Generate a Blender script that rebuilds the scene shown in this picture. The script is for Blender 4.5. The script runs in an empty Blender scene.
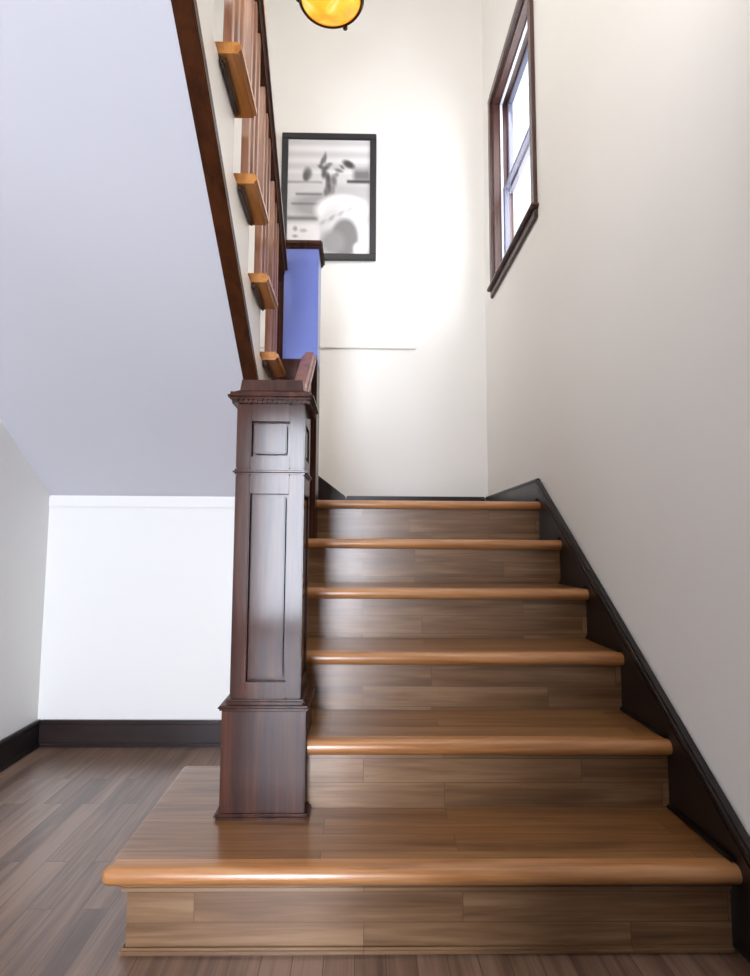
import bpy, bmesh, math, random
from mathutils import Vector, Matrix
C = bpy.context.scene
COL = C.collection
random.seed(4)

# ------------------------------------------------------------------ measures (metres; x right, y away from the viewer, z up)
RISE, RUN, Y1 = .19, .2903, 1.432        # lower flight
XR, XW = .887, .907                       # tread ends / right wall face
XL = -1.475                               # left wall face
YB = 4.139                                # landing back wall
YU = 2.87                                 # wall under the stairs
ZC = 5.2                                  # stairwell ceiling
NOSE = lambda k: Y1 + RUN*(k-1)
URUN, UY9, URISE = .28, 2.62, .20                     # upper flight
UN = lambda k: UY9 - URUN*(k-9)
UZ = lambda k: 1.71 + URISE*(k-9)
SOFF = lambda y: 1.156 + (YU-y)*.655      # plaster under the upper flight
XS = -.395                                # face of the upper stringer

# ------------------------------------------------------------------ materials
def lin(h):
    h = h.lstrip('#'); o = []
    for i in (0, 2, 4):
        c = int(h[i:i+2], 16)/255
        o.append(c/12.92 if c <= .04045 else ((c+.055)/1.055)**2.4)
    return (*o, 1)

def new_mat(name):
    m = bpy.data.materials.new(name); m.use_nodes = True
    nt = m.node_tree; b = nt.nodes['Principled BSDF']
    return m, nt, b

def ramp(nt, stops):
    r = nt.nodes.new('ShaderNodeValToRGB')
    e = r.color_ramp.elements
    while len(e) < len(stops): e.new(.5)
    for i, (p, c) in enumerate(stops):
        e[i].position = p; e[i].color = lin(c)
    return r

def paint(name, col, rough=.6, bump=.02):
    m, nt, b = new_mat(name)
    tc = nt.nodes.new('ShaderNodeTexCoord')
    n = nt.nodes.new('ShaderNodeTexNoise'); n.inputs['Scale'].default_value = 2.2; n.inputs['Detail'].default_value = 4
    nt.links.new(tc.outputs['Object'], n.inputs['Vector'])
    mx = nt.nodes.new('ShaderNodeMix'); mx.data_type = 'RGBA'
    c = lin(col); mx.inputs[6].default_value = c; mx.inputs[7].default_value = (c[0]*.965, c[1]*.965, c[2]*.96, 1)
    nt.links.new(n.outputs['Fac'], mx.inputs[0]); nt.links.new(mx.outputs[2], b.inputs['Base Color'])
    n2 = nt.nodes.new('ShaderNodeTexNoise'); n2.inputs['Scale'].default_value = 160
    nt.links.new(tc.outputs['Object'], n2.inputs['Vector'])
    bp = nt.nodes.new('ShaderNodeBump'); bp.inputs['Strength'].default_value = bump; bp.inputs['Distance'].default_value = .004
    nt.links.new(n2.outputs['Fac'], bp.inputs['Height']); nt.links.new(bp.outputs['Normal'], b.inputs['Normal'])
    b.inputs['Roughness'].default_value = rough
    return m

def wood(name, stops, along=0, across=1, plank=None, rough=.35, coat=0., grain=22., spec=.5, crough=.18, var=.35, gap='#2a1c14', bump=.06):
    """Grain runs along the axis 'along'; 'plank' = (length, width) lays it in strips."""
    m, nt, b = new_mat(name); N = nt.nodes.new; L = nt.links.new
    tc = N('ShaderNodeTexCoord'); sp = N('ShaderNodeSeparateXYZ'); L(tc.outputs['Object'], sp.inputs[0])
    cb = N('ShaderNodeCombineXYZ'); third = 3-along-across
    L(sp.outputs[along], cb.inputs[0]); L(sp.outputs[across], cb.inputs[1]); L(sp.outputs[third], cb.inputs[2])
    oi = N('ShaderNodeObjectInfo')
    off = N('ShaderNodeVectorMath'); off.operation = 'ADD'
    sc = N('ShaderNodeVectorMath'); sc.operation = 'SCALE'; sc.inputs[0].default_value = (7.3, 3.1, 5.7)
    L(oi.outputs['Random'], sc.inputs['Scale']); L(cb.outputs[0], off.inputs[0])
    vec = cb.outputs[0]
    if plank:
        br = N('ShaderNodeTexBrick'); br.offset = .37; br.offset_frequency = 2
        br.inputs['Scale'].default_value = 1.; br.inputs['Brick Width'].default_value = plank[0]; br.inputs['Row Height'].default_value = plank[1]
        br.inputs['Mortar Size'].default_value = .0012; br.inputs['Mortar Smooth'].default_value = .3; br.inputs['Bias'].default_value = 0
        br.inputs['Color1'].default_value = (0, 0, 0, 1); br.inputs['Color2'].default_value = (1, 1, 1, 1); br.inputs['Mortar'].default_value = (.5, .5, .5, 1)
        L(vec, br.inputs['Vector'])
        s2 = N('ShaderNodeVectorMath'); s2.operation = 'SCALE'; L(br.outputs['Color'], s2.inputs[0]); s2.inputs['Scale'].default_value = 9.
        L(s2.outputs[0], off.inputs[1])
    else:
        L(sc.outputs[0], off.inputs[1])
    mp = N('ShaderNodeMapping'); mp.inputs['Scale'].default_value = (grain*.07, grain, grain)
    L(off.outputs[0], mp.inputs['Vector'])
    n1 = N('ShaderNodeTexNoise'); n1.inputs['Scale'].default_value = 1.; n1.inputs['Detail'].default_value = 6; n1.inputs['Distortion'].default_value = .7
    L(mp.outputs[0], n1.inputs['Vector'])
    mp2 = N('ShaderNodeMapping'); mp2.inputs['Scale'].default_value = (grain*.3, grain*6, grain*6)
    L(off.outputs[0], mp2.inputs['Vector'])
    n2 = N('ShaderNodeTexNoise'); n2.inputs['Scale'].default_value = 1.; n2.inputs['Detail'].default_value = 3
    L(mp2.outputs[0], n2.inputs['Vector'])
    a = N('ShaderNodeMath'); a.operation = 'MULTIPLY_ADD'; L(n2.outputs['Fac'], a.inputs[0]); a.inputs[1].default_value = .35
    L(n1.outputs['Fac'], a.inputs[2])
    fac = a.outputs[0]
    if plank:
        v = N('ShaderNodeMath'); v.operation = 'MULTIPLY_ADD'; L(br.outputs['Color'], v.inputs[0]); v.inputs[1].default_value = var
        L(fac, v.inputs[2]); fac = v.outputs[0]
        s3 = N('ShaderNodeMath'); s3.operation = 'SUBTRACT'; L(fac, s3.inputs[0]); s3.inputs[1].default_value = var/2; fac = s3.outputs[0]
    r = ramp(nt, stops); L(fac, r.inputs[0]); out = r.outputs[0]
    if plank:
        mx = N('ShaderNodeMix'); mx.data_type = 'RGBA'; L(br.outputs['Fac'], mx.inputs[0]); L(out, mx.inputs[6]); mx.inputs[7].default_value = lin(gap); out = mx.outputs[2]
    L(out, b.inputs['Base Color'])
    bp = N('ShaderNodeBump'); bp.inputs['Strength'].default_value = bump; bp.inputs['Distance'].default_value = .003
    L(a.outputs[0], bp.inputs['Height']); L(bp.outputs['Normal'], b.inputs['Normal'])
    b.inputs['Roughness'].default_value = rough; b.inputs['Specular IOR Level'].default_value = spec
    b.inputs['Coat Weight'].default_value = coat; b.inputs['Coat Roughness'].default_value = crough
    return m

M = {}
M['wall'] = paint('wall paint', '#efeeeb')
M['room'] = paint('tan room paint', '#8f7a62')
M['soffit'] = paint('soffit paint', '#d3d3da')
M['white_trim'] = paint('white gloss paint', '#f0ede8', .35, .0)
OAK = [(.30, '#4f3119'), (.52, '#714a28'), (.66, '#835933'), (.85, '#976c42')]
M['tread'] = wood('oak tread', OAK, 0, 1, (.9, .085), .33, .45, 24, var=.12, gap='#5e3d22')
M['nosing'] = wood('orange oak nosing', [(.30, '#7a4c28'), (.52, '#a0693b'), (.68, '#b17a4a'), (.85, '#c28d5e')], 0, 1, None, .3, .4, 26)
M['riser'] = wood('oak riser', [(.30, '#4c3521'), (.52, '#6d4f35'), (.68, '#806043'), (.85, '#937354')], 0, 2, (.62, .066), .34, .75, 24, var=.12, gap='#624831', crough=.24)
M['floor'] = wood('oak laminate floor', [(.30, '#453128'), (.52, '#674e3f'), (.68, '#7b604f'), (.85, '#917563')], 1, 0, (.62, .07), .3, .55, 22, var=.22, gap='#4f3a2e', crough=.26)
DK = [(.30, '#190d0a'), (.55, '#331b15'), (.75, '#45261b'), (.9, '#553123')]
M['newel'] = wood('dark stained oak upright', DK, 2, 0, None, .6, .42, 30, spec=.05, crough=.13)
M['blue'] = paint('post with painted blue reflection', '#6473b8', .3, .0)  # reflected blue daylight put into the post's colour; the wood is dark
M['dark'] = wood('dark stained oak', DK, 0, 2, None, .3, .4, 30)
M['dark_y'] = wood('dark stained oak lengthwise', DK, 1, 2, None, .3, .4, 30)
M['skirt'] = wood('near black stained oak', [(.3, '#090404'), (.6, '#120808'), (.85, '#1b0d0a')], 1, 2, None, .38, .2, 30)
M['skirt_x'] = wood('near black stained oak crosswise', [(.3, '#100808'), (.6, '#1c0d0b'), (.85, '#281410')], 0, 2, None, .38, .2, 30)
M['amber'] = wood('amber stained oak', [(.3, '#7a4516'), (.55, '#a5672a'), (.8, '#c08240')], 1, 0, None, .32, .3, 26)
M['rail'] = wood('worn brown handrail', [(.3, '#5a3524'), (.55, '#7d4f38'), (.8, '#98664a')], 1, 0, None, .4, .3, 30)
M['trim'] = wood('brown stained trim', [(.3, '#1e0d01'), (.55, '#351703'), (.8, '#48230a')], 1, 0, None, .45, .05, 26, spec=.25)
M['baluster'] = wood('brown stained baluster', [(.3, '#65402d'), (.55, '#8b5e48'), (.8, '#a87a5e')], 2, 0, None, .28, .4, 30)
M['casing'] = wood('window casing oak', [(.3, '#26120f'), (.55, '#3c201b'), (.8, '#50302a')], 2, 1, None, .4, .2, 30)

def flat(name, col, rough=.5, metal=0., emit=None, strength=0.):
    m, nt, b = new_mat(name)
    b.inputs['Base Color'].default_value = lin(col); b.inputs['Roughness'].default_value = rough; b.inputs['Metallic'].default_value = metal
    if emit: b.inputs['Emission Color'].default_value = lin(emit); b.inputs['Emission Strength'].default_value = strength
    return m
M['black_frame'] = flat('black frame lacquer', '#1b1c22', .3)
M['bronze'] = flat('aged bronze', '#3a2412', .35, .8)
M['sash'] = flat('grey sash paint', '#7f8096', .45)
M['vinyl'] = flat('white sash track', '#cfd3e2', .4)

def glass_mat():
    m = bpy.data.materials.new('window glass'); m.use_nodes = True; nt = m.node_tree; nt.nodes.clear()
    o = nt.nodes.new('ShaderNodeOutputMaterial'); t = nt.nodes.new('ShaderNodeBsdfTransparent'); g = nt.nodes.new('ShaderNodeBsdfGlossy')
    g.inputs['Roughness'].default_value = .02; mx = nt.nodes.new('ShaderNodeMixShader'); f = nt.nodes.new('ShaderNodeFresnel'); f.inputs[0].default_value = 1.45
    ge = nt.nodes.new('ShaderNodeNewGeometry'); iv = nt.nodes.new('ShaderNodeMath'); iv.operation = 'SUBTRACT'; iv.inputs[0].default_value = 1; nt.links.new(ge.outputs['Backfacing'], iv.inputs[1]); ml = nt.nodes.new('ShaderNodeMath'); ml.operation = 'MULTIPLY'; nt.links.new(iv.outputs[0], ml.inputs[0]); nt.links.new(f.outputs[0], ml.inputs[1]); nt.links.new(ml.outputs[0], mx.inputs[0]); nt.links.new(t.outputs[0], mx.inputs[1]); nt.links.new(g.outputs[0], mx.inputs[2]); nt.links.new(mx.outputs[0], o.inputs[0])
    return m
M['glass'] = glass_mat()

def amber_glass():
    m, nt, b = new_mat('lit amber glass'); N = nt.nodes.new; L = nt.links.new
    tc = N('ShaderNodeTexCoord'); n = N('ShaderNodeTexNoise'); n.inputs['Scale'].default_value = 5.5; n.inputs['Detail'].default_value = 2; n.inputs['Distortion'].default_value = 1.2
    L(tc.outputs['Object'], n.inputs['Vector'])
    r = ramp(nt, [(.30, '#ff7a00'), (.46, '#ffa51e'), (.58, '#ffc62e'), (.70, '#fff0a0')]); L(n.outputs['Fac'], r.inputs[0])
    L(r.outputs[0], b.inputs['Emission Color']); b.inputs['Emission Strength'].default_value = .42
    b.inputs['Base Color'].default_value = lin('#e08a20'); b.inputs['Roughness'].default_value = .12
    return m
M['amber_glass'] = amber_glass()

# ------------------------------------------------------------------ mesh helpers (all coordinates are places in the room)
def box(bm, x0, x1, y0, y1, z0, z1, bev=0., seg=2):
    vs = [bm.verts.new((x, y, z)) for x in (x0, x1) for y in (y0, y1) for z in (z0, z1)]
    fs = [bm.faces.new([vs[i] for i in f]) for f in ((0, 1, 3, 2), (4, 6, 7, 5), (0, 4, 5, 1), (2, 3, 7, 6), (0, 2, 6, 4), (1, 5, 7, 3))]
    if bev:
        es = {e for f in fs for e in f.edges}
        bmesh.ops.bevel(bm, geom=list(es), offset=bev, segments=seg, affect='EDGES', clamp_overlap=True)

def prism(bm, pts, axis, a0, a1, bev=0., seg=2, pick=None):
    """Polygon pts in the two other axes (in order), extruded along 'axis' from a0 to a1. pick(v1, v2) selects edges to round."""
    def P(p, a):
        c = list(p); c.insert(axis, a); return c
    lo = [bm.verts.new(P(p, a0)) for p in pts]; hi = [bm.verts.new(P(p, a1)) for p in pts]
    fs = [bm.faces.new(lo[::-1]), bm.faces.new(hi)]
    n = len(pts)
    for i in range(n): fs.append(bm.faces.new((lo[i], lo[(i+1) % n], hi[(i+1) % n], hi[i])))
    bmesh.ops.recalc_face_normals(bm, faces=fs)
    if bev:
        es = {e for f in fs for e in f.edges}
        if pick: es = {e for e in es if pick(e.verts[0].co, e.verts[1].co)}
        bmesh.ops.bevel(bm, geom=list(es), offset=bev, segments=seg, affect='EDGES', clamp_overlap=True)

def lathe(bm, prof, cx, cy, seg=48):
    rings = []
    for r, z in prof:
        if r < 1e-5: rings.append([bm.verts.new((cx, cy, z))])
        else: rings.append([bm.verts.new((cx+r*math.cos(2*math.pi*i/seg), cy+r*math.sin(2*math.pi*i/seg), z)) for i in range(seg)])
    for a, b in zip(rings, rings[1:]):
        for i in range(seg):
            j = (i+1) % seg
            if len(a) == 1 and len(b) == 1: continue
            if len(a) == 1: bm.faces.new((a[0], b[i], b[j]))
            elif len(b) == 1: bm.faces.new((a[i], a[j], b[0]))
            else: bm.faces.new((a[i], a[j], b[j], b[i]))
    bmesh.ops.recalc_face_normals(bm, faces=bm.faces)

def base_of(o):
    v = Vector((0, 0, 0))
    while o is not None: v += o.location; o = o.parent
    return v

def obj(name, bm, mat, parent=None, smooth=True, origin=None):
    """Link the shape as ONE mesh object; coordinates become relative to its parent (or its own origin)."""
    b = base_of(parent) if parent else Vector(origin or (0, 0, 0))
    bmesh.ops.translate(bm, verts=bm.verts, vec=-b)
    me = bpy.data.meshes.new(name); bm.normal_update(); bm.to_mesh(me); bm.free()
    if smooth:
        for p in me.polygons: p.use_smooth = True
        try: me.set_sharp_from_angle(angle=math.radians(32))
        except Exception: pass
    o = bpy.data.objects.new(name, me); COL.objects.link(o)
    me.materials.append(mat if not isinstance(mat, str) else M[mat])
    if parent: o.parent = parent
    else: o.location = b
    return o

def tag(o, label, cat, group=None):
    o['label'] = label; o['category'] = cat
    if group: o['group'] = group
    return o

def thing(name, label, cat, loc, group=None):
    o = bpy.data.objects.new(name, None); COL.objects.link(o); o.location = loc; o.empty_display_size = .1
    return tag(o, label, cat, group)

def boxes(name, mat, parent, bl, bev=0.):
    bm = bmesh.new()
    for b in bl: box(bm, *b, bev=bev)
    return obj(name, bm, mat, parent)

def struct(name, mat, bl=None, bm=None, bev=0.):
    if bm is None:
        bm = bmesh.new()
        for b in bl: box(bm, *b, bev=bev)
    o = obj(name, bm, mat, None, smooth=bool(bev)); o['kind'] = 'structure'
    return o

# ------------------------------------------------------------------ the setting
T = .13
YR = -3.2                                                       # wall behind the viewer
XN, YN = -2.8, 1.25                                             # for y < YN an added unseen room on the left cuts bounced light
struct('floor', 'floor', [(XN, XW, YR, YN, -.05, 0), (XL, XW, YN, YU, -.05, 0)])
# right wall with the landing window
WY0, WY1, WZ0, WZ1 = 2.945, 3.85, 2.69, 3.975
struct('wall_right', 'wall', [
    (XW, XW+T, YR, WY0, 0, ZC),
    (XW, XW+T, WY0, WY1, 0, WZ0), (XW, XW+T, WY0, WY1, WZ1, ZC), (XW, XW+T, WY1, YB+T, 0, ZC)])
struct('wall_light_blocker', 'newel', [(-.12, XW, YR, -.35, 0, 2.78)])  # added unseen blocker, casts the shade edge across the risers
struct('wall_back', 'wall', [(XL-T, XW, YB, YB+T, 0, ZC)])
UY0, UY1, UZ0, UZ1 = -1.7, .1, 3.35, 4.95                       # unseen upstairs window, added to brighten the right wall
KY0, KY1, KZ0, KZ1 = -1.4, .7, .5, 2.2                          # unseen window of the added room, brightens the bottom step
struct('wall_left', 'wall', [(XL-T, XL, YN, YB, 0, ZC), (XL-T, XL, YR, UY0, 2.78, ZC), (XL-T, XL, UY1, YN, 2.78, ZC), (XL-T, XL, UY0, UY1, 2.78, UZ0), (XL-T, XL, UY0, UY1, UZ1, ZC)])
# rear wall with a tall window
RX0, RX1, RZ0, RZ1 = -1.15, -.14, .06, 2.36
struct('wall_rear', 'newel', [(XL, RX0, YR-T, YR, 0, ZC), (RX1, XW, YR-T, YR, 0, ZC), (RX0, RX1, YR-T, YR, 0, RZ0), (RX0, RX1, YR-T, YR, RZ1, ZC)])
struct('wall_added_room', 'room', [(XN-T, XN, YR, KY0, 0, 2.78), (XN-T, XN, KY1, YN, 0, 2.78), (XN-T, XN, KY0, KY1, 0, KZ0), (XN-T, XN, KY0, KY1, KZ1, 2.78), (XN, XL-T, YN, YN+T, 0, 2.78), (XN, XL, YR-T, YR, 0, 2.78)])
struct('ceiling', 'wall', [(XL, XW, YR, YB, ZC, ZC+.1)])
# wall under the stairs, and the plaster slope under the upper flight
struct('wall_understairs', 'wall', [(XL, -.30, YU, YU+.10, 0, SOFF(YU)+.03)])
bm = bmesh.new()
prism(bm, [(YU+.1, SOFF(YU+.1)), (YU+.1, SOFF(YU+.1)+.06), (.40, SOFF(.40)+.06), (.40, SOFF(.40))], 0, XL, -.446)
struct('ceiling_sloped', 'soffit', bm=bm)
struct('trim_1', 'wall', [(XL, -.33, YU-.010, YU, 1.100, SOFF(YU)-.004)], bev=.004)
# spandrel under the lower flight
pts = [(YU, 0), (1.93, 0), (1.93, .33)]
for k in (3, 4, 5): pts += [(NOSE(k)+.02, RISE*(k-1)-.05), (NOSE(k)+.02, RISE*k-.05)]
pts += [(YU, RISE*5-.05)]
bm = bmesh.new(); prism(bm, pts, 0, -.33, -.305); struct('wall_spandrel', 'wall', bm=bm)
# upstairs floor and the hall ceiling below it
struct('ceiling_hall', 'wall', [(XN, XW, YR, .38, 2.78, 2.99), (XN, XL, .38, YN, 2.78, 2.99), (XL, XS-.04, .38, .62, 2.80, 2.99)])
struct('floor_upper', 'floor', [(XL, XW, YR, .38, 2.99, 3.04), (XL, XS-.04, .38, .62, 2.99, 3.04)])

# baseboards (board, cap bead, quarter round)
def board_y(name, x_wall, s, y0, y1, z0=0., h=.118, mat='skirt'):     # on a wall that runs along y; s = +1 when the room is on the +x side
    bm = bmesh.new()
    xs = sorted((x_wall, x_wall+s*.018)); box(bm, xs[0], xs[1], y0, y1, z0, z0+h-.018, .002, 1)
    xs = sorted((x_wall, x_wall+s*.024)); box(bm, xs[0], xs[1], y0, y1, z0+h-.018, z0+h, .006)
    xs = sorted((x_wall, x_wall+s*.034)); box(bm, xs[0], xs[1], y0, y1, z0, z0+.018, .007)
    return struct(name, mat, bm=bm)
def board_x(name, y_wall, x0, x1, z0=0., h=.118, mat='skirt_x', shoe=True):
    bm = bmesh.new()
    box(bm, x0, x1, y_wall-.018, y_wall, z0, z0+h-.018, .002, 1)
    box(bm, x0, x1, y_wall-.024, y_wall, z0+h-.018, z0+h, .006)
    if shoe: box(bm, x0, x1, y_wall-.034, y_wall, z0, z0+.018, .007)
    return struct(name, mat, bm=bm)
board_y('baseboard_left', XL, 1, YN, YU, 0)
board_x('baseboard_understairs', YU, XL+.018, -.335)
ZL = RISE*6+.006
YSK = 2.929                                                     # where the sloping skirt meets the level board
board_y('baseboard_landing', XW, -1, YSK, YB, ZL)
board_x('baseboard_back', YB, -.085, XW-.024, ZL)
# sloping skirt on the right wall: board, cap bead on its top edge
SK = lambda y: 1.258 - .655*(YSK-y)
YE = YSK - 1.258/.655 + .2
bm = bmesh.new()
prism(bm, [(YE, 0), (YSK, 0), (YSK, SK(YSK)-.018), (YE, SK(YE)-.018)], 0, XW-.018, XW)
prism(bm, [(YE-.005, SK(YE)-.03), (YSK, SK(YSK)-.03), (YSK, SK(YSK)), (YE-.005, SK(YE))], 0, XW-.030, XW, .007)
prism(bm, [(YE-.005, SK(YE)-.052), (YSK, SK(YSK)-.052), (YSK, SK(YSK)-.034), (YE-.005, SK(YE)-.034)], 0, XW-.024, XW, .005)
struct('trim_2', 'skirt', bm=bm)
board_y('baseboard_right', XW, -1, -.35, YE, 0)
# skirt on the back wall that climbs with the upper steps
bm = bmesh.new()
X0s, X1s = -.085, -1.0
zk = lambda x: RISE*6+.118 + (X0s-x)*.76
prism(bm, [(X0s, ZL), (X0s, zk(X0s)-.018), (X1s, zk(X1s)-.018), (X1s, ZL)], 1, YB-.018, YB)
prism(bm, [(X0s, zk(X0s)-.022), (X0s, zk(X0s)), (X1s, zk(X1s)), (X1s, zk(X1s)-.022)], 1, YB-.024, YB, .006)
struct('trim_3', 'skirt_x', bm=bm)
# flat painted panel on the back wall
bm = bmesh.new(); box(bm, -.72, .405, YB-.014, YB, 2.316, 4.10, .004)
struct('trim_4', 'wall', bm=bm)

# ------------------------------------------------------------------ landing window
w = struct('window_1', 'casing', [
    (XW-.02, XW, WY0-.06, WY0, WZ0-.02, WZ1+.06), (XW-.02, XW, WY1, WY1+.06, WZ0-.02, WZ1+.06), (XW-.022, XW, WY0, WY1, WZ1, WZ1+.06)], bev=.005)
boxes('window_sill', 'casing', w, [(XW-.04, XW+.06, WY0-.075, WY1+.07, WZ0-.04, WZ0-.018)], .006)
boxes('apron', 'casing', w, [(XW-.018, XW, WY0-.06, WY1+.06, WZ0-.09, WZ0-.042)], .005)
boxes('jamb', 'casing', w, [(XW, XW+T, WY0, WY0+.02, WZ0-.018, WZ1), (XW, XW+T, WY1-.02, WY1, WZ0-.018, WZ1), (XW, XW+T, WY0+.02, WY1-.02, WZ1-.02, WZ1)])
boxes('sash_track', 'vinyl', w, [(XW+.045, XW+.060, WY0+.02, WY0+.036, WZ0, WZ1-.02), (XW+.045, XW+.060, WY1-.036, WY1-.02, WZ0, WZ1-.02), (XW+.045, XW+.060, WY0+.036, WY1-.036, WZ1-.036, WZ1-.02)])
zm = 3.325
for nm, xa, za, zb in (('lower_sash', XW+.062, WZ0, zm+.018), ('upper_sash', XW+.097, zm-.018, WZ1-.02)):
    s = boxes(nm, 'sash', w, [(xa, xa+.032, WY0+.02, WY0+.05, za, zb), (xa, xa+.032, WY1-.05, WY1-.02, za, zb),
                                (xa, xa+.032, WY0+.05, WY1-.05, za, za+.036), (xa, xa+.032, WY0+.05, WY1-.05, zb-.020, zb)], .003)
    boxes('pane', 'glass', s, [(xa+.015, xa+.019, WY0+.05, WY1-.05, za+.036, zb-.020)])
# glazed entry door behind the viewer, then the two added light windows
d = struct('door_1', 'casing', [(RX0, RX0+.06, YR-.1, YR-.04, RZ0, RZ1), (RX1-.06, RX1, YR-.1, YR-.04, RZ0, RZ1), (RX0+.06, RX1-.06, YR-.1, YR-.04, RZ0, RZ0+.06), (RX0+.06, RX1-.06, YR-.1, YR-.04, RZ1-.06, RZ1)], bev=.004)
boxes('pane', 'glass', d, [(RX0+.06, RX1-.06, YR-.072, YR-.068, RZ0+.06, RZ1-.06)])
for nm, xw, ya, yb, za, zb in (('added_window_upstairs', XL, UY0, UY1, UZ0, UZ1), ('added_window_left', XN, KY0, KY1, KZ0, KZ1)):
    d = struct(nm, 'casing', [(xw-.1, xw-.04, ya, ya+.06, za, zb), (xw-.1, xw-.04, yb-.06, yb, za, zb), (xw-.1, xw-.04, ya+.06, yb-.06, za, za+.06), (xw-.1, xw-.04, ya+.06, yb-.06, zb-.06, zb)], bev=.004)
    boxes('pane', 'glass', d, [(xw-.072, xw-.068, ya+.06, yb-.06, za+.06, zb-.06)])

# ------------------------------------------------------------------ lower flight
st = thing('staircase', 'brown oak lower flight of six steps with orange nosings climbing to the landing', 'staircase', (.25, 1.6, 0))
TH = .042; LIFT = .006
XE = XR+.002
NR, ND = TH/2, .048
def half_round(front, back, z):                # side profile of a nosing: (run, height) points, rounded at 'front'
    sg = 1 if back > front else -1
    pts = [(front+sg*NR*(1-math.cos(a)), z-NR+NR*math.sin(a)) for a in [math.pi/2*(1-i/6) for i in range(13)]]
    return pts if abs(back-front) <= NR+1e-6 else [(back, z)] + pts + [(back, z-TH)]
def nosing_x(bm, x0, x1, y, z): prism(bm, half_round(y, y+ND, z), 0, x0, x1)
for k in range(1, 7):
    y, z = NOSE(k), RISE*k+LIFT
    yb = NOSE(k+1)+.05
    if k == 1: ol = [(-.58+ND, y+ND), (XE, y+ND), (XE, NOSE(2)+.055), (-.13, NOSE(2)+.055), (-.13, 2.067), (-.58+ND, 2.067)]; xl = -.58+NR
    elif k == 2: ol = [(-.138, y+ND), (XE, y+ND), (XE, yb), (-.365, yb), (-.365, 1.914), (-.138, 1.914)]; xl = -.138
    elif k < 6: ol = [(-.365, y+ND), (XE, y+ND), (XE, yb), (-.365, yb)]; xl = -.365
    else: ol = [(-.198, y+ND), (XE, y+ND), (XE, YB), (-.33, YB), (-.33, 2.948), (-.198, 2.948)]; xl = -.198
    bm = bmesh.new(); prism(bm, ol, 2, z-TH, z)
    t = obj('tread' if k < 6 else 'landing', bm, 'tread', st)
    bm = bmesh.new(); nosing_x(bm, xl, XE, y, z)
    if k == 1:
        b2 = bmesh.new(); prism(b2, half_round(-.58, -.58+ND, z), 1, y+ND, 2.067); prism(b2, half_round(-.58, -.58+NR, z), 1, y+NR, y+ND); obj('nosing_return', b2, 'tread', t)
        lathe(bm, [(NR*math.sin(a), z-NR+NR*math.cos(a)) for a in [math.pi*i/10 for i in range(11)]], -.58+NR, y+NR, 24)
    obj('nosing', bm, 'nosing', t)
    if k == 1:
        bm = bmesh.new()
        box(bm, -.524, XE-.012, y+.030, y+.046, 0, z-TH); box(bm, -.524, -.508, y+.046, 2.04, 0, z-TH); box(bm, -.508, -.13, 2.024, 2.04, 0, z-TH)
        obj('riser', bm, 'riser', st, smooth=False)
        for nm, za, zb, e in (('cove_moulding', z-TH-.016, z-TH, .014), ('shoe_moulding', 0, .016, .012)):
            bm = bmesh.new()
            box(bm, -.524-e, XE-.012, y+.030-e, y+.030, za, zb, .005); box(bm, -.524-e, -.524, y+.030, 2.04, za, zb, .005)
            obj(nm, bm, 'riser', st)
    else:
        xl = {2: -.139, 6: -.198}.get(k, -.335)
        bm = bmesh.new(); box(bm, xl, XE, y+.030, y+.046, z-RISE, z-TH)
        obj('riser', bm, 'riser', st, smooth=False)
# dark quarter round where each tread meets the skirt
for k in range(1, 6):
    z = RISE*k+LIFT
    bm = bmesh.new(); box(bm, XE-.013, XE, NOSE(k)+.02, NOSE(k+1)+.03, z, z+.014, .006)
    obj('quarter_round', bm, 'skirt', st)

# ------------------------------------------------------------------ turning steps and upper flight
TU = .034
up = thing('staircase', 'upper flight overhead with white stringer and amber tread ends left of the newels', 'staircase', (-.9, 1.7, 1.14))
def part_prism(name, mat, pts, axis, a0, a1, bev=0., seg=2, pick=None, parent=up):
    bm = bmesh.new(); prism(bm, pts, axis, a0, a1, bev, seg, pick); return obj(name, bm, mat, parent)
# three turning treads
part_prism('tread', 'tread', [(-.275, 2.945), (-.275, YB-.03), (-1.44, YB-.03), (-.45, 2.93)], 2, RISE*7-TU, RISE*7, .008)
part_prism('riser', 'riser', [(-.30, 2.945), (-.30, YB-.03), (-.315, YB-.03), (-.315, 2.945)], 2, RISE*6, RISE*7-TU)
part_prism('tread', 'tread', [(-.42, 2.95), (-1.44, YB-.03), (-1.44, UN(9)-.03), (-.42, UN(9)-.03)], 2, RISE*8-TU, RISE*8, .008)
part_prism('riser', 'riser', [(-.44, 2.95), (-1.44, YB-.06), (-1.44, YB-.08), (-.455, 2.945)], 2, RISE*7, RISE*8-TU)
XO = -.330                                     # outer edge of the tread returns
for k in range(9, 16):
    y, z = UN(k), UZ(k)
    ol = [(XL+.004, y), (XO, y), (XO, y-.252), (XS-.037, y-.252), (XS-.037, y-.31), (XL+.004, y-.31)]
    bm = bmesh.new()
    prism(bm, ol, 2, z-TU, z)
    es = [e for e in bm.edges if abs(e.verts[0].co.z-e.verts[1].co.z) < 1e-6 and min(e.verts[0].co.x, e.verts[1].co.x) > XS-.001]
    bmesh.ops.bevel(bm, geom=es, offset=.009, segments=3, affect='EDGES', clamp_overlap=True)
    t = obj('tread', bm, 'amber', up)
    bm = bmesh.new(); box(bm, XS+.001, XS+.019, y-.248, y-.03, z-TU-.022, z-TU, .006)
    obj('cove_moulding', bm, 'dark_y', t)
    boxes('riser', 'white_trim', up, [(XL+.004, XS-.03, y-.046, y-.03, z-URISE, z-TU)])
boxes('riser', 'white_trim', up, [(XL+.004, XS-.03, UN(16)-.046, UN(16)-.03, UZ(15), 2.99)])
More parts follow.
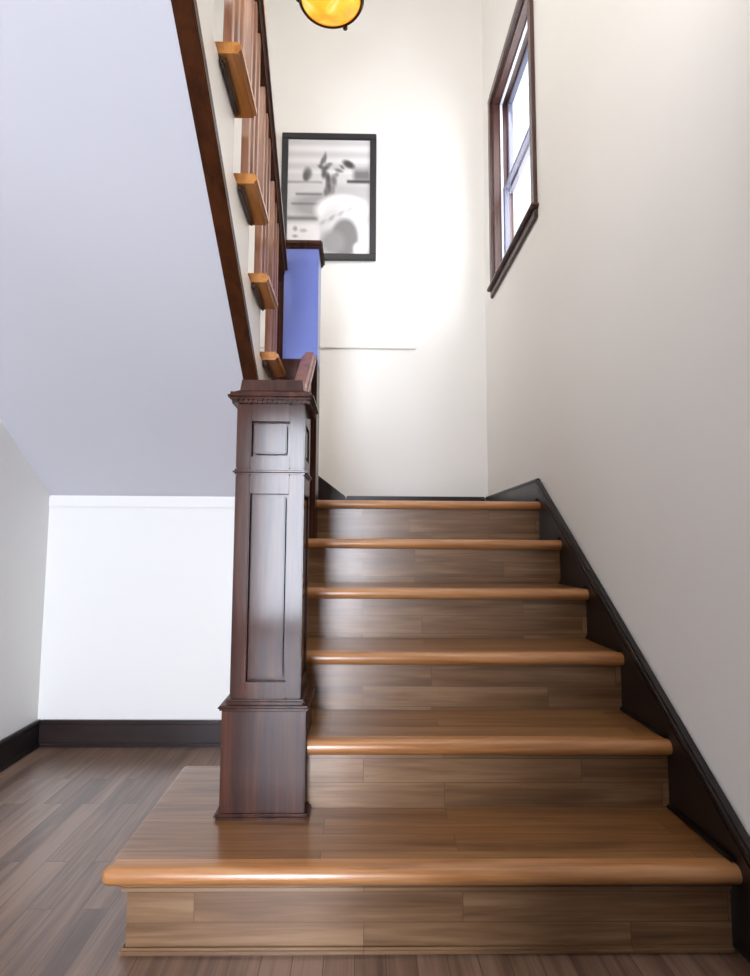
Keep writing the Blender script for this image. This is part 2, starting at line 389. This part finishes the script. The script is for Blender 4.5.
# white sawtooth stringer face
TB = lambda y: SOFF(y) - .004
pts = [(2.74, TB(2.74)+.01), (2.74, 1.64), (UN(9)-.03, 1.71-TU)]
for k in range(10, 16): pts += [(UN(k)-.03, UZ(k-1)-TU), (UN(k)-.03, UZ(k)-TU)]
pts += [(UN(16)-.03, UZ(15)-TU), (UN(16)-.03, 2.985), (.42, 2.985), (.42, TB(.42)+.01)]
part_prism('stringer', 'white_trim', pts, 0, XS-.035, XS)
# brown trim along its lower edge
part_prism('stringer_trim', 'trim', [(2.80, TB(2.80)), (2.80, TB(2.80)+.045), (.40, TB(.40)+.045), (.40, TB(.40))], 0, -.446, XS+.002, .003)

# ------------------------------------------------------------------ newel posts
def framed_face(bm, x0, x1, y0, y1, z0, z1, rec, st_w, wins):
    """Post of core + stiles and rails standing proud on all four faces, leaving windows (za, zb) sunk by rec."""
    box(bm, x0+rec, x1-rec, y0+rec, y1-rec, z0, z1)
    for xa, xb in ((x0, x0+st_w), (x1-st_w, x1)):
        for ya, yb in ((y0, y0+st_w), (y1-st_w, y1)): box(bm, xa, xb, ya, yb, z0, z1, .003)
    zs = [z0] + [z for w_ in wins for z in w_] + [z1]
    for a, b in zip(zs[0::2], zs[1::2]):
        box(bm, x0+st_w, x1-st_w, y0, y1, a, b); box(bm, x0, x1, y0+st_w, y1-st_w, a, b)

def newel(label, x, y, z, w, zb, zt, zcap, flare=True):
    """x,y centre; z foot; shaft width w; zb top of the box base; zt underside of the cap."""
    n = thing('newel_post', label, 'newel post', (x, y, z))
    h = w/2; hb = h+.017
    bm = bmesh.new()
    if flare:
        box(bm, x-hb-.013, x+hb+.013, y-hb-.013, y+hb+.013, z, z+.016, .007, 3)
    box(bm, x-hb, x+hb, y-hb, y+hb, z, zb, .003)
    obj('base', bm, 'newel', n)
    bm = bmesh.new()
    box(bm, x-hb-.010, x+hb+.010, y-hb-.010, y+hb+.010, zb, zb+.012, .005, 3)
    box(bm, x-h-.012, x+h+.012, y-h-.012, y+h+.012, zb+.012, zb+.026, .006, 3)
    obj('base_moulding', bm, 'newel', n)
    s0 = zb+.026; m0 = zt-.205; m1 = m0+.016
    sw = .043
    bm = bmesh.new(); framed_face(bm, x-h, x+h, y-h, y+h, s0, m0, .022, sw, [(s0+.045, m0-.055)]); obj('shaft', bm, 'newel', n)
    bm = bmesh.new(); framed_face(bm, x-h, x+h, y-h, y+h, m1, zt, .022, sw, [(m1+.035, zt-.05)]); obj('neck', bm, 'newel', n)
    for nm, za, zc in (('panel', s0+.045, m0-.055), ('panel', m1+.035, zt-.05)):
        for ax, s in ((1, -1), (0, 1), (0, -1), (1, 1)):
            g = .009; a, b = h-.022, h-.003
            bm = bmesh.new()
            if ax == 1:
                ys = sorted((y+s*a, y+s*b)); box(bm, x-h+sw+g, x+h-sw-g, ys[0], ys[1], za+g, zc-g, .003)
            else:
                xs = sorted((x+s*a, x+s*b)); box(bm, xs[0], xs[1], y-h+sw+g, y+h-sw-g, za+g, zc-g, .003)
            obj(nm, bm, 'newel', n)
    bm = bmesh.new(); box(bm, x-h-.008, x+h+.008, y-h-.008, y+h+.008, m0, m1, .006, 3); obj('band', bm, 'newel', n)
    # dentil row, cap slab, stepped top
    bm = bmesh.new()
    box(bm, x-h-.006, x+h+.006, y-h-.006, y+h+.006, zt, zt+.010)
    nd = 15
    for i in range(nd):
        c = -h-.008 + (i+.5)*(2*h+.016)/nd; q = .0042
        for s in (-1, 1):
            ya = sorted((y+s*(h+.006), y+s*(h+.014))); box(bm, x+c-q, x+c+q, ya[0], ya[1], zt, zt+.010)
            xa = sorted((x+s*(h+.006), x+s*(h+.014))); box(bm, xa[0], xa[1], y+c-q, y+c+q, zt, zt+.010)
    obj('dentil_row', bm, 'newel', n)
    bm = bmesh.new(); hc = h+.025
    box(bm, x-hc, x+hc, y-hc, y+hc, zt+.010, zt+.032, .008, 3)
    vs0 = [bm.verts.new((x+sx*(hc-.010), y+sy*(hc-.010), zt+.030)) for sx, sy in ((-1, -1), (1, -1), (1, 1), (-1, 1))]
    vs1 = [bm.verts.new((x+sx*(h-.006), y+sy*(h-.006), zt+.042)) for sx, sy in ((-1, -1), (1, -1), (1, 1), (-1, 1))]
    vs2 = [bm.verts.new((x+sx*(h-.010), y+sy*(h-.010), zcap)) for sx, sy in ((-1, -1), (1, -1), (1, 1), (-1, 1))]
    for p, q in ((vs0, vs1), (vs1, vs2)):
        for i in range(4): bm.faces.new((p[i], p[(i+1) % 4], q[(i+1) % 4], q[i]))
    bm.faces.new(vs2)
    obj('cap', bm, 'newel', n)
    return n
newel('stout dark newel post with two recessed panels standing on the bottom step', -.2535, 1.798, RISE+LIFT, .196, .480, 1.336, 1.410)
n2 = thing('newel_post', 'taller plain newel post with painted-in blue reflection and dark cap at the landing, in front of the picture', 'newel post', (-.298, 2.842, RISE*5+LIFT))
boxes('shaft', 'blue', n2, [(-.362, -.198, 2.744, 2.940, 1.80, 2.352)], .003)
boxes('base', 'newel', n2, [(-.362, -.198, 2.744, 2.940, RISE*5+LIFT, 1.80)], .003)
bm = bmesh.new()
box(bm, -.372, -.188, 2.734, 2.950, 2.340, 2.354, .005); box(bm, -.380, -.180, 2.726, 2.958, 2.354, 2.378, .006, 3)
boxes('side_post', 'newel', n2, [(-.445, -.362, 2.775, 2.925, RISE*7, 2.33)], .003)
obj('cap', bm, 'newel', n2)

# ------------------------------------------------------------------ banisters
def rail_prism(name, y0, y1, zt, x, wd, hh, parent, mat='dark_y'):
    bm = bmesh.new()
    prism(bm, [(y0, zt(y0)-hh), (y1, zt(y1)-hh), (y1, zt(y1)), (y0, zt(y0))], 0, x-wd/2, x+wd/2, .014, 3, pick=lambda a, b: abs(a.y-b.y) > .01)
    return obj(name, bm, mat, parent)
NL = lambda y: RISE*(1+(y-Y1)/RUN)                 # nosing line, lower flight
LR = lambda y: NL(y) + .785
lb = thing('banister', 'short dark banister between the two newel posts on the lower flight', 'banister', (-.235, 2.3, RISE*3))
rail_prism('handrail', 1.896, 2.744, LR, -.235, .066, .062, lb, 'rail')
for k, ys in ((2, (1.97,)), (3, (2.08, 2.22)), (4, (2.37, 2.51)), (5, (2.655,))):
    for yb in ys:
        bm = bmesh.new(); box(bm, -.251, -.219, yb-.016, yb+.016, RISE*k+LIFT, LR(yb)-.05, .002, 1); obj('baluster', bm, 'baluster', lb)
NU = lambda y: UZ(9) + (UY9-y)*URISE/URUN
UR = lambda y: NU(y) + .655
ub = thing('banister', 'long banister of square balusters rising along the upper flight overhead', 'banister', (-.378, 1.7, 2.3))
XB = -.378
rail_prism('handrail', .66, 2.775, UR, XB, .066, .062, ub)
for k in range(9, 16):
    for dy in (.062, .135, .208):
        yb = UN(k)-dy
        bm = bmesh.new(); box(bm, XB-.013, XB+.013, yb-.013, yb+.013, UZ(k), UR(yb)-.05, .002, 1); obj('baluster', bm, 'baluster', ub)

# ------------------------------------------------------------------ framed picture
PX0, PX1, PZ0, PZ1, PY = -.575, .113, 2.958, 3.918, YB-.014
pc = thing('framed_picture', 'black framed black and white photograph hanging on the back wall', 'picture', ((PX0+PX1)/2, PY, PZ0))
fw = .046
boxes('frame', 'black_frame', pc, [(PX0, PX1, PY-.03, PY-.002, PZ1-fw, PZ1), (PX0, PX1, PY-.03, PY-.002, PZ0, PZ0+fw), (PX0, PX0+fw, PY-.03, PY-.002, PZ0+fw, PZ1-fw), (PX1-fw, PX1, PY-.03, PY-.002, PZ0+fw, PZ1-fw)], .004)
def photo_value(u, v):
    """Grey value of the print; u to the right, v downwards, 0..1."""
    g = .86 - .10*v
    def sm(d, w_): return max(0., min(1., .5 - d/w_))
    def ell(cx, cy, rx, ry, val, soft=.12, rot=0.):
        nonlocal g
        dx, dy = u-cx, v-cy; c, s = math.cos(rot), math.sin(rot); dx, dy = dx*c+dy*s, -dx*s+dy*c
        k = sm(math.hypot(dx/rx, dy/ry)-1, soft*2); g = g*(1-k)+val*k
    def band(v0, v1, u0, u1, val, soft=.02):
        nonlocal g
        k = sm(v0-v, soft)*sm(v-v1, soft)*sm(u0-u, soft)*sm(u-u1, soft); g = g*(1-k)+val*k
    g -= .05*math.sin(v*60)*(v < .3)
    ell(.24, .30, .05, .05, .45, .4); ell(.22, .33, .035, .04, .35, .4)
    band(.37, .385, .0, .42, .55); band(.26, .36, .80, 1., .45, .06); band(.355, .38, .72, 1., .22, .02); ell(.74, .215, .07, .03, .25, .4, .3)
    ell(.27, .50, .27, .11, .80, .2); ell(.36, .58, .3, .10, .62, .3); band(.475, .49, .1, .42, .38, .02); band(.56, .575, .05, .42, .42, .02); band(.68, .71, .0, .38, .42, .03)
    band(.40, .52, .55, 1., .74, .06)
    for cx, cy, rx, ry, val, rot in ((.42, .19, .022, .05, .42, .5), (.45, .16, .018, .045, .45, .1), (.40, .24, .035, .018, .40, .3), (.46, .25, .05, .022, .36, -.4), (.50, .22, .04, .016, .48, -.2),
                                     (.44, .30, .03, .04, .34, .2), (.49, .34, .03, .05, .32, -.3), (.50, .42, .035, .06, .34, -.3), (.56, .36, .035, .05, .46, -.2), (.47, .46, .03, .04, .42, .3), (.55, .44, .025, .04, .52, .1),
                                     (.62, .27, .05, .016, .50, .2), (.66, .24, .03, .014, .46, .5), (.59, .31, .03, .02, .56, -.4)):
        ell(cx, cy, rx, ry, val, .45, rot)
    band(.74, .90, .0, .40, .90, .03); ell(.10, .785, .025, .02, .6, .5); ell(.20, .80, .04, .015, .7, .5); ell(.10, .85, .03, .012, .6, .5)
    ell(.66, .62, .32, .135, .95, .15); ell(.52, .69, .15, .075, .84, .4, -.5)
    for q in range(7): ell(.44+.055*q, .725-.02*q+.012*(q % 2), .045, .018, (.70, .80, .64, .84, .72, .88, .78)[q], .6, -.4)
    ell(.86, .67, .10, .09, .90, .4); ell(.60, .58, .14, .02, .88, .6, -.2); ell(.78, .56, .10, .018, .90, .6, .2)
    ell(.85, .85, .20, .17, .90, .15); ell(.70, .86, .16, .17, .50, .15); ell(.56, .90, .14, .10, .58, .3); ell(.86, .95, .06, .05, .9, .3)
    return max(.05, min(1., g))
bm = bmesh.new(); NXp, NZp = 72, 104
cl = bm.loops.layers.float_color.new('Ink')
xs = [PX0+fw+(PX1-PX0-2*fw)*i/NXp for i in range(NXp+1)]; zs = [PZ1-fw-(PZ1-PZ0-2*fw)*j/NZp for j in range(NZp+1)]
gv = [[bm.verts.new((x, PY-.016, z)) for x in xs] for z in zs]
for j in range(NZp):
    for i in range(NXp):
        f = bm.faces.new((gv[j][i], gv[j+1][i], gv[j+1][i+1], gv[j][i+1]))
        for lp, (ii, jj) in zip(f.loops, ((i, j), (i, j+1), (i+1, j+1), (i+1, j))):
            q = photo_value(ii/NXp, jj/NZp); q = q**2.2; lp[cl] = (q*.98, q*.98, q*1.02, 1)
m, nt, b = new_mat('photograph print'); at = nt.nodes.new('ShaderNodeAttribute'); at.attribute_name = 'Ink'
nt.links.new(at.outputs['Color'], b.inputs['Base Color']); b.inputs['Roughness'].default_value = .35
obj('print', bm, m, pc, smooth=False)
boxes('backing_board', 'black_frame', pc, [(PX0+fw, PX1-fw, PY-.012, PY-.004, PZ0+fw, PZ1-fw)])

# ------------------------------------------------------------------ ceiling lamp over the landing
LX, LY, LZ, LR_ = -.178, 3.15, 4.04, .185
lp_ = thing('ceiling_lamp', 'amber glass bowl lamp with a bronze rim hanging above the landing', 'lamp', (LX, LY, LZ))
bm = bmesh.new()
lathe(bm, [(LR_-.012, LZ+.004), (LR_*.88, LZ-.012), (LR_*.7, LZ-.028), (LR_*.48, LZ-.040), (LR_*.24, LZ-.047), (0, LZ-.049)], LX, LY); obj('bowl', bm, 'amber_glass', lp_)
bm = bmesh.new()
lathe(bm, [(LR_-.016, LZ+.022), (LR_+.002, LZ+.022), (LR_+.005, LZ+.002), (LR_-.004, LZ-.012), (LR_-.016, LZ-.010), (LR_-.016, LZ+.022)], LX, LY); obj('rim', bm, 'bronze', lp_)
for a in (65, 185, 305):
    a = math.radians(a); kx, ky = LX+LR_*math.cos(a), LY+LR_*math.sin(a)
    bm = bmesh.new(); lathe(bm, [(0, LZ+.03), (.008, LZ+.028), (.009, LZ-.004), (.014, LZ-.010), (.014, LZ-.022), (.006, LZ-.03), (0, LZ-.031)], kx, ky, 16); obj('knob', bm, 'bronze', lp_)
bm = bmesh.new(); lathe(bm, [(0, LZ+.05), (LR_*.6, LZ+.05), (LR_-.004, LZ+.022), (0, LZ+.023)], LX, LY); obj('reflector_plate', bm, 'bronze', lp_)
bm = bmesh.new(); lathe(bm, [(0, LZ+.05), (.009, LZ+.05), (.009, ZC-.03), (0, ZC-.03)], LX, LY, 16); obj('stem', bm, 'bronze', lp_)
bm = bmesh.new(); lathe(bm, [(0, ZC-.045), (.05, ZC-.035), (.065, ZC-.001), (0, ZC-.001)], LX, LY, 24); obj('canopy', bm, 'bronze', lp_)

# ------------------------------------------------------------------ light
def area(name, loc, direction, sx, sy, power, col=(1, 1, 1), spread=180):
    l = bpy.data.lights.new(name, 'AREA'); l.shape = 'RECTANGLE'; l.size = sx; l.size_y = sy; l.energy = power; l.color = col; l.spread = math.radians(spread)
    o = bpy.data.objects.new(name, l); COL.objects.link(o); o.location = loc
    o.rotation_euler = Vector(direction).to_track_quat('-Z', 'Z').to_euler()
    return o
area('entry_daylight', ((RX0+RX1)/2, YR-T-.08, (RZ0+RZ1)/2), (0, 1, 0), RX1-RX0, RZ1-RZ0, 160, (.82, .88, 1))
area('landing_window_daylight', (XW+T+.06, (WY0+WY1)/2, (WZ0+WZ1)/2), (-1, 0, -.15), WY1-WY0+.2, WZ1-WZ0+.2, 11, (1, .98, .95))
area('upstairs_fill_light', (XL-T-.08, (UY0+UY1)/2, (UZ0+UZ1)/2), (1, 0, 0), UY1-UY0, UZ1-UZ0, 122, (1, .99, .985))  # added fill for the right wall, no visible source
area('left_fill_light', (XN-T-.08, (KY0+KY1)/2, (KZ0+KZ1)/2), (1, 0, 0), KY1-KY0, KZ1-KZ0, 3, (.88, .93, 1))  # added fill for the left end of the bottom step
wd = bpy.data.worlds.new('sky'); C.world = wd; wd.use_nodes = True
wd.node_tree.nodes['Background'].inputs[0].default_value = (.85, .92, 1, 1); wd.node_tree.nodes['Background'].inputs[1].default_value = 1.2

# ------------------------------------------------------------------ camera
F, PITCH, YAW, ROLL, SH, H = 596.30, .09299, .015734, .0063977, -7.398, .93553
cam = bpy.data.cameras.new('camera'); co = bpy.data.objects.new('camera', cam); COL.objects.link(co)
cam.sensor_fit = 'VERTICAL'; cam.sensor_height = 24; cam.lens = F*24/976; cam.shift_x = -SH/976; cam.clip_start = .05
fw_ = Vector((math.sin(YAW)*math.cos(PITCH), math.cos(YAW)*math.cos(PITCH), math.sin(PITCH)))
r0 = Vector((math.cos(YAW), -math.sin(YAW), 0)); u0 = r0.cross(fw_)
rc = math.cos(ROLL)*r0 + math.sin(ROLL)*u0; uc = -math.sin(ROLL)*r0 + math.cos(ROLL)*u0
mw = Matrix((rc, uc, -fw_)).transposed().to_4x4(); mw.translation = (0, 0, H); co.matrix_world = mw
C.camera = co
vs = C.view_settings; vs.view_transform = 'Standard'; vs.look = 'None'; vs.gamma = 1; vs.use_curve_mapping = False; vs.exposure = 1.08
C.cycles.use_denoising = True
C.cycles.max_bounces = 10; C.cycles.diffuse_bounces = 6; C.cycles.sample_clamp_indirect = 6
